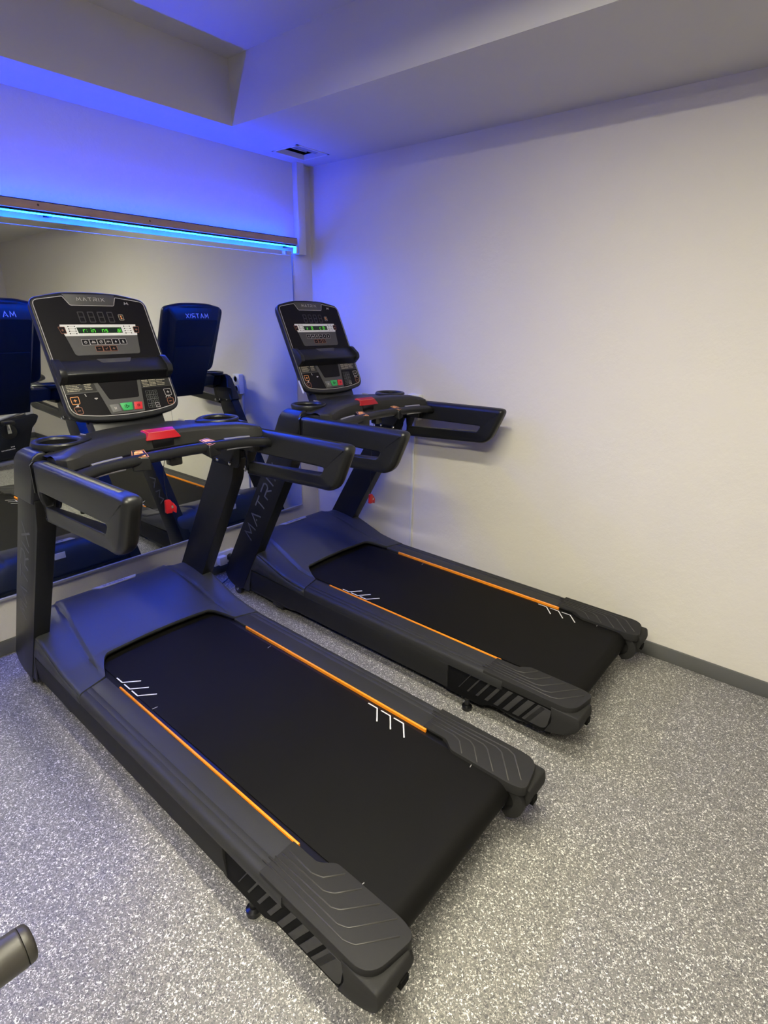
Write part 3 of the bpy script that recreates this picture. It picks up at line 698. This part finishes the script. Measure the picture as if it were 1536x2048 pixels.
mb = MB(); fp.line(mb, [(.121,.4005),(.1235,.4095),(.1285,.4035),(.1335,.4095),(.136,.4005)], .0022, .0012, .0018); mb.build('logo_mark', MT['silverprint'], con)
# unlit seven segment clock
mb = MB()
for x in (-.062, -.027, .008, .043):
    for (u0, v0, u1, v1) in ((0,0,0,1),(1,0,1,1),(0,0,1,0),(0,1,1,1),(0,.5,1,.5)):
        for o_ in (0,): fp.line(mb, [(x+u0*.019, .332+v0*.038), (x+u1*.019, .332+v1*.038)], .0030, .0012, .0017)
mb.build('unlit_digits', MT['segment'], con)
mb = MB(); fp.line(mb, rpoly([(.083,.361),(.100,.361),(.100,.340),(.083,.340)], .002, 2), .0014, .0012, .0018, closed=True); mb.build('timer_key_outline', MT['cream'], con)
mb = MB(); fp.poly(mb, [(.088,.357),(.095,.357),(.0925,.351),(.096,.345),(.088,.344),(.0905,.350)], .0012, .0018); mb.build('timer_symbol', MT['amber'], con)
# white information panel with display
wp = [(-.1365,.3225),(.1365,.3225),(.1345,.311),(.122,.311),(.122,.292),(.1330,.291),(.1300,.2800),(-.1300,.2800),(-.1330,.291),(-.122,.292),(-.126,.311),(-.1390,.312)]
mb = MB(); fp.poly(mb, wp, .0012, .0022); mb.build('display_surround', MT['silver'] if False else MT['white'], con)
for s_ in (-1, 1):
    mb = MB(); fp.poly(mb, rpoly([(s_*.1455,.3135),(s_*.1235,.3135),(s_*.1225,.2895),(s_*.1400,.2895)], .002, 2), .0014, .0027); kk = mb.build('side_key', MT['face'], con)
    mb = MB(); fp.line(mb, rpoly([(s_*.1455,.3135),(s_*.1235,.3135),(s_*.1225,.2895),(s_*.1400,.2895)], .002, 2), .0012, .0026, .0031, closed=True)
    fp.line(mb, [(s_*.129,.3015),(s_*.138,.3015)], .0018, .0026, .0031); fp.line(mb, [(s_*.1335,.297),(s_*.1335,.306)], .0018, .0026, .0031); mb.build('side_key_print', MT['rust'], con)
mb = MB(); fp.poly(mb, [(-.084,.3112),(.077,.3112),(.077,.2895),(-.082,.2895)], .0022, .0030); lcd = mb.build('display', MT['lcd'], con)
mb = MB(); write(fp, mb, 'r: in  ns   ai', -.064, .2925, .0170, .0017, .0030, .0035, gap=.30, length=.136); dtx = mb.build('display_text', MT['lcdgreen'], con)
mb = MB()
for s_ in (-1, 1):
    for r in range(4):
        y = .3155-.0088*r; x = s_*.100
        fp.poly(mb, [(x-.013,y-.0022),(x-.009,y-.0022),(x-.009,y+.0018),(x-.013,y+.0018)], .0022, .0027)
        fp.poly(mb, [(x+.009,y-.0022),(x+.0125,y-.0022),(x+.0125,y+.0018),(x+.009,y+.0018)], .0022, .0027)
        fp.line(mb, [(x-.007,y),(x+.007,y)], .0006, .0022, .0025)
mb.build('panel_symbols', MT['face'], con)
mb = MB(); fp.poly(mb, rpoly([(-.1300,.2795),(.1300,.2795),(.1180,.2080),(-.1180,.2080)], [.002,.002,.010,.010], 4), .0012, .0020); mb.build('grey_panel', MT['greyface'], con)
def keyrow(x0, x1, y0, y1, n, pm, skew=.0):
    w = (x1-x0)/n
    for k in range(n):
        q = [(x0+w*k+.0008, y1), (x0+w*(k+1)-.0008, y1), (x0+w*(k+1)-.0008, y0), (x0+w*k+.0008, y0)]
        mb = MB(); fp.poly(mb, rpoly(q, .0015, 2), .0020, .0030); ky = mb.build('key', MT['face'], con)
        mb = MB(); fp.line(mb, rpoly(q, .0015, 2), .0011, .0029, .0034, closed=True)
        cx, cy = x0+w*(k+.5), (y0+y1)/2
        ic = k if n == 6 else k+10
        P = lambda pts, cl=False: fp.line(mb, [(cx+a, cy+b) for a, b in pts], .0016, .0030, .0034, closed=cl)
        circ = lambda r: [(r*math.cos(q_*PI/5), r*math.sin(q_*PI/5)) for q_ in range(10)]
        if ic == 0: P(circ(.0042), True); P([(0,0),(0,.003)])
        elif ic == 1: P([(-.006,-.003),(-.002,.004),(.001,-.001),(.003,.003),(.006,-.003)], True)
        elif ic == 2: P(circ(.0045), True); P([(0,0),(.005,.005)])
        elif ic == 3: P([(-.007,-.003),(-.004,.003),(-.001,-.002),(.002,.003),(.007,-.002)])
        elif ic == 4: fp.poly(mb, [(cx-.003,cy-.003),(cx+.003,cy-.003),(cx+.0035,cy),(cx,cy+.005),(cx-.0035,cy)], .0030, .0034)
        elif ic == 5: fp.poly(mb, [(cx-.003,cy-.005),(cx+.004,cy-.005),(cx+.003,cy+.001),(cx+.001,cy+.005),(cx-.002,cy+.004)], .0030, .0034)
        elif ic == 10: P([(-.004,0),(.004,0)])
        elif ic == 11: P([(-.004,0),(-.001,-.003),(.004,.004)])
        elif ic == 12: P([(-.004,0),(.004,0)]); P([(0,-.004),(0,.004)])
        mb.build('key_print', pm, con)
keyrow(-.0835, .0795, .2452, .2665, 6, MT['silverprint'])
keyrow(-.0430, .0360, .2205, .2400, 3, MT['rust'])
# reading rack
rk = MB()
pr = [(.191,.001),(.187,.005),(.158,.024),(.130,.036),(.126,.036),(.1105,.007),(.1105,.001)]
rk.loft([[fp.at(x, s, o_) for s, o_ in pr] for x in (-.196, .196)])
rack = rk.build('reading_rack', MT['console'], con, bevel=.0015)
MB().loft([[fp.at(x, s, o_) for s, o_ in ((.1275,.0365),(.1275,.030),(.106,.0015),(.104,.006))] for x in (-.195,.195)]).build('rack_black_lip', MT['black'], con)  # glossy black strip along the undercut of the rack
mb = MB(); rp_ = Plane(fp.at(0,.190,.0035), (1,0,0), fp.at(0,.190,.0035)-fp.at(0,.130,.0358))
if rp_.N.y > 0: rp_.N = -rp_.N
rp_.poly(mb, rpoly([(-.055,.001),(.075,.001),(.060,-.020),(-.042,-.020)], .003, 3), .0008, .0018); mb.build('rack_recess', MT['greyface'], con)
for s_ in (-1, 1):
    MB().loft([[fp.at(s_*x, s, o_) for s, o_ in rpoly([(.200,-.004),(.190,.020),(.140,.046),(.118,.040),(.105,.004),(.105,-.004)], [.004,.01,.01,.008,.004,.002], 4)] for x in (.184,.2055)]).build('rack_lug', MT['console'], con, bevel=.002)
# lower key area
mb = MB(); fp.poly(mb, rpoly([(-.1955,.1090),(.1955,.1090),(.1955,.071),(-.1955,.071)], .001, 1), .0012, .0019); mb.build('label_band', MT['greyface'], con)
mb = MB(); fp.poly(mb, rpoly([(-.094,.108),(.080,.108),(.0585,-.016),(-.0680,-.016)], [.001,.001,.003,.003], 2), .0019, .0027); mb.build('centre_panel', MT['greyface'], con)
mb = MB(); fp.poly(mb, rpoly([(-.0785,.1045),(.0665,.1045),(.0540,.0385),(-.0570,.0385)], [.002,.002,.008,.008], 4), .0027, .0034); mb.build('phone_window', MT['face'], con)
mb = MB(); fp.poly(mb, [(-.197,.111),(-.092,.111),(-.090,.074),(-.1975,.074)], .0019, .0022); fp.poly(mb, [(.078,.109),(.193,.109),(.193,.071),(.072,.071)], .0019, .0022); mb.build('text_panel', MT['dash'], con)
def textblock(x0, x1, y0, y1, rows, m):
    mb = MB()
    for r in range(rows):
        y = y1-(y1-y0)*(r+.5)/rows; x = x0
        while x < x1-.004:
            w = random.uniform(.006, .016); w = min(w, x1-x)
            fp.line(mb, [(x, y), (x+w, y)], .0026 if r == 0 else .0019, .0022, .0026); x += w+.0012
            if r and x > x1-.012 and random.random() < .5: break
    mb.build('instruction_text', m, con)
textblock(-.188,-.138,.078,.106,5,MT['cream']); textblock(-.128,-.103,.080,.105,4,MT['cream'])
textblock(.083,.108,.074,.103,5,MT['cream']); textblock(.111,.138,.075,.103,5,MT['cream']); textblock(.141,.177,.076,.101,4,MT['cream'])
def key(q, m, nm='key', r=.002, h=.0030):
    mb = MB(); fp.poly(mb, rpoly(q, r, 3), .0020, .0020+h); return mb.build(nm, m, con, bevel=.0004)
key([(-.0655,.0190),(-.0330,.0195),(-.0285,-.0075),(-.0605,-.0105)], MT['greykey'], 'pause_key')
key([(-.0270,.0212),(.0195,.0208),(.0145,-.0078),(-.0215,-.0078)], MT['greenkey'], 'start_key')
key([(.0262,.0212),(.0572,.0190),(.0505,-.0085),(.0205,-.0078)], MT['redkey'], 'stop_key')
mb = MB(); fp.line(mb, [(-.050,.000),(-.050,.009)], .0026, .005, .0055); fp.line(mb, [(-.045,.000),(-.045,.009)], .0026, .005, .0055); mb.build('pause_symbol', MT['silverprint'], con)
mb = MB(); fp.line(mb, [(-.007,.001),(-.007,.013),(.004,.007)], .0018, .005, .0055, closed=True); fp.line(mb, [(-.012,.002),(-.012,.012)], .0015, .005, .0055)
fp.line(mb, [(.036,.003),(.043,.003),(.044,.010),(.037,.010)], .0018, .005, .0055, closed=True); mb.build('start_stop_symbols', MT['face'], con)
# incline and speed keys
def ok(q, sym, cx, cy, m=MT['rust'], rad=.004):
    mb = MB(); fp.line(mb, rpoly(q, rad, 4), .0016, .0014, .0022, closed=True)
    if sym in '+-': fp.line(mb, [(cx-.005, cy), (cx+.005, cy)], .0022, .0014, .0022)
    if sym == '+': fp.line(mb, [(cx, cy-.005), (cx, cy+.005)], .0022, .0014, .0022)
    mb.build('key_outline', m, con)
for s_ in (-1, 1):
    sx = s_
    ok([(sx*.187,.0600),(sx*.159,.0600),(sx*.161,.0340),(sx*.186,.0340)], '+', sx*.1735, .047, MT['amber'] if s_ < 0 else MT['silverprint'])
    ok([(sx*.187,.0225),(sx*.160,.0225),(sx*.160,-.0020),(sx*.181,-.0020)], '-', sx*.1715, .010, MT['rust'], .006)
mb = MB(); fp.poly(mb, [(-.1795,.0245),(-.1675,.0245),(-.1675,.0335)], .0014, .0020)
fp.line(mb, [(.1585,.0255),(.161,.031),(.1685,.0335),(.175,.031),(.1775,.0255)], .0022, .0014, .0020); fp.line(mb, [(.168,.0255),(.171,.030)], .0016, .0014, .002)
fp.poly(mb, [(-.1065,.0505),(-.0965,.0505),(-.0955,.0475),(-.1015,.0440),(-.1075,.0475)], .0014, .0020); fp.line(mb, [(-.135,.068),(-.132,.058)], .0028, .0014, .0020); mb.build('symbols', MT['silverprint'], con)
mb = MB(); lab = '123456789.0'
for r in range(4):
    for c in range(3):
        x = .0835+c*.0150+(0.0), 0; cx = .0920+c*.0150-.0022*r; cy = .0510-.0168*r
        fp.line(mb, [(cx-.007,cy-.0078),(cx+.007,cy-.0078),(cx+.007,cy+.0078),(cx-.007,cy+.0078)], .0009, .0014, .0019, closed=True)
        k = r*3+c
        if k < 9: write(fp, mb, '123456789'[k], cx-.002, cy-.0035, .0065, .0010, .0014, .0019)
        elif k == 10: write(fp, mb, '0', cx-.002, cy-.0035, .0065, .0010, .0014, .0019)
        elif k == 9: fp.poly(mb, [(cx-.0035,cy),(cx+.003,cy-.003),(cx+.003,cy+.003)], .0014, .0019)
mb.build('keypad_print', MT['segment'] if False else MT['dimprint'], con)
mb = MB(); cx, cy = .0920+.030-.0066, .0510-.0504
fp.line(mb, [(cx-.0075,cy-.0082),(cx+.0075,cy-.0082),(cx+.0075,cy+.0082),(cx-.0075,cy+.0082)], .0014, .0014, .0021, closed=True); fp.line(mb, [(cx-.003,cy),(cx-.001,cy-.002),(cx+.003,cy+.003)], .0014, .0014, .0021); mb.build('enter_key_outline', MT['silverprint'], con)
mb = MB()
for x in (.128, .142): mb.lathe([(.0014,0),(.0014,.001)], fp.at(x,.114,.0075), fp.N, 8)
mb.build('rack_screws', MT['silverprint'], con)

# ------------------------------------------------------------------ far treadmill
far = copy_tree(T); far.location = (1.086, .0077, 0)
far['label'] = 'far treadmill beside the right wall with dimmer display and white sticker on its console side'
def kids(o): return [x for x in C.objects if x.parent == o]
def find(o, name):
    out = []
    for k in kids(o):
        if k.name.split('.')[0] == name: out.append(k)
        out += find(k, name)
    return out
fbelt = find(far, 'running_belt')[0]; mk = find(far, 'belt_marking')
for m_ in mk:
    m_.location.y = -.144 if m_.data == mkL.data else -.145
fcon = find(far, 'console')[0]; dt = find(far, 'display_text')[0]; bpy.data.objects.remove(dt)
mb = MB(); write(fp, mb, ' x  8    c 8: ', -.078, .2925, .0165, .0018, .0030, .0035, gap=.30, length=.150); mb.build('display_text', MT['lcdgreen'], fcon)
mb = MB(); mb.add([fp.at(-.2095, s, o_) for s, o_ in ((.045,-.026),(.045,-.018),(-.018,-.012),(-.022,-.022))]+[fp.at(-.2075, s, o_) for s, o_ in ((.045,-.026),(.045,-.018),(-.018,-.012),(-.022,-.022))],
    [(0,1,2,3),(7,6,5,4),(0,4,5,1),(1,5,6,2),(2,6,7,3),(3,7,4,0)]); mb.build('sticker', MT['white'], fcon)

# ------------------------------------------------------------------ safety keys hanging below the consoles
def safety_key(x, y, z, label, flip):
    t = tag(empty('safety_key', (x, y, z)), label, 'safety key', 'red safety keys on cords')
    MB().tube(bez([(-.004*flip, -.02, 1.045-z), (-.006*flip, 0, .12), (-.004*flip, 0, .08), (0, 0, .018)]), .0010, 6).build('cord', MT['black'], t)
    MB().prism(rpoly([(-.013,-.028),(.011,-.030),(.013,.012),(.006,.022),(-.010,.020)], .004, 3), 1, -.006, .006).build('clip_body', MT['red'], t, bevel=.002)
    MB().prism(rpoly([(.011,-.022),(.026,-.036),(.030,-.012),(.016,.010)], .004, 3), 1, -.005, .007).build('clip_arm', MT['red'], t, bevel=.002)
    MB().box((.008,-.0075,-.012),(.015,.0085,-.002)).build('spring', MT['steel'], t)
    return t
safety_key(-.018, .050, .873, 'red safety clip on a black cord below the near treadmill console', 1)
safety_key(1.103, .062, .628, 'red safety clip on a black cord below the far treadmill console beside the white wall', 1)

# ------------------------------------------------------------------ upright exercise bike, seen in the mirror
by = -2.86
t = tag(empty('exercise_bike', (.90, by, 0)), 'upright exercise bike with dark shell, seen only in the mirror at the left edge', 'exercise bike')
def bp_(x, z): return (x-.90, z)
sh = rpoly([bp_(.52,.53),bp_(.80,.50),bp_(1.12,.555),bp_(1.165,.535),bp_(1.13,.46),bp_(1.085,.42),bp_(1.01,.19),bp_(.95,.12),bp_(.60,.105),bp_(.50,.25)], .03, 4)
mb = MB(); rr = []
for y_, k in ((-.075,.93),(-.06,1),(.06,1),(.075,.93)): rr.append([(x*k, y_, .32+(z-.32)*k) for x, z in sh])
shell = mb.loft(rr).build('shell', MT['bike'], t, bevel=.004)
mb = MB(); pl = Plane((-.145,.0762,.19),( -1,0,0),(0,0,1))
pl = Plane((.0,.0765,.21),(-1,0,0),(0,0,1))
for k, (w, y_) in enumerate(((.05,.035),(.13,.012))):
    for q in range(int(w/.013)): pl.line(mb, [(.02+q*.013, y_-q*.001), (.02+q*.013+.009, y_-q*.001)], .010, 0, .001)
mb.build('shell_print', MT['silverprint'], shell)
fr = MB(); fr.tube([(-.50,0,.06),(-.2,0,.07),(.13,0,.09)], .028, 12); fr.tube([(-.10,0,.52),(.20,0,.60)], .022, 12); fr.box((.16,-.035,.50),(.225,.035,.80)); fr.tube([(-.45,-.25,.035),(-.45,.25,.035)], .03, 12); fr.tube([(.12,-.25,.035),(.12,.25,.035)], .03, 12); fr.tube([(-.30,0,.45),(-.45,0,1.15)], .03, 12)
fr.build('frame', MT['silver'], t)
MB().box((.178,-.02,.78),(.21,.02,.90)).build('seat_post', MT['steel'], t)
MB().loft([[(x, w*math.cos(q), .915+h*math.sin(q)) for q in [2*PI*k/16 for k in range(16)]] for x, w, h in ((.0,.02,.012),(.05,.035,.022),(.14,.07,.035),(.24,.12,.045),(.34,.13,.045),(.385,.10,.03))]).build('seat', MT['foam'], t, smooth='all')
MB().lathe([(.075,0),(.075,.008),(.05,.012)], (-.045,.0765,.40), (0,1,0), 28).build('crank_disc', MT['black'], t)
MB().loft([[(-.045-.02,.09,.385),(-.045+.02,.09,.385),(-.045+.02,.11,.385),(-.045-.02,.11,.385)], [(-.06,.09,.50),(-.035,.09,.50),(-.035,.11,.50),(-.06,.11,.50)]]).build('crank_arm', MT['steel'], t, bevel=.005)
MB().box((-.105,.11,.49),(-.005,.20,.52)).build('pedal', MT['black'], t, bevel=.006)
MB().tube([(-.52,-.16,1.22),(-.47,-.05,1.17),(-.47,.05,1.17),(-.52,.16,1.22)], .018, 10).build('handlebar', MT['grip'], t)
MB().box((-.58,-.12,1.16),(-.54,.12,1.34)).build('console', MT['console'], t, bevel=.01)

# ------------------------------------------------------------------ padded roller at the lower left edge
e0 = Vector((-.861, -.967, .603)); dirv = Vector((-1, .01, 0)).normalized()
t = tag(empty('leg_roller_stand', (e0.x+dirv.x*.30, e0.y+dirv.y*.30, 0)), 'black padded roller end of a piece of gym equipment at the lower left edge', 'gym equipment')
o_ = t.location; q0 = e0-Vector(o_)
MB().lathe([(.010,-.002),(.020,-.001),(.027,.002),(.0295,.006),(.0300,.013)], q0, dirv, 32).build('end_cap', MT['foam'], t, angle=50)
MB().lathe([(.0285,.0135),(.0300,.0145),(.0305,.017),(.0305,.24),(.026,.245)], q0, dirv, 32).build('foam_roller', MT['foam'], t, angle=50)
MB().tube([q0+dirv*.20, q0+dirv*.32], .014, 12).build('axle', MT['steel'], t)
MB().tube([Vector((0,0,0)), Vector((0,0,q0.z-.02))], .025, 14, up=Vector((0,1,0))).build('post', MT['frame'], t)
MB().box((-.18,-.04,0),(.10,.04,.03)).build('foot', MT['frame'], t, bevel=.005)
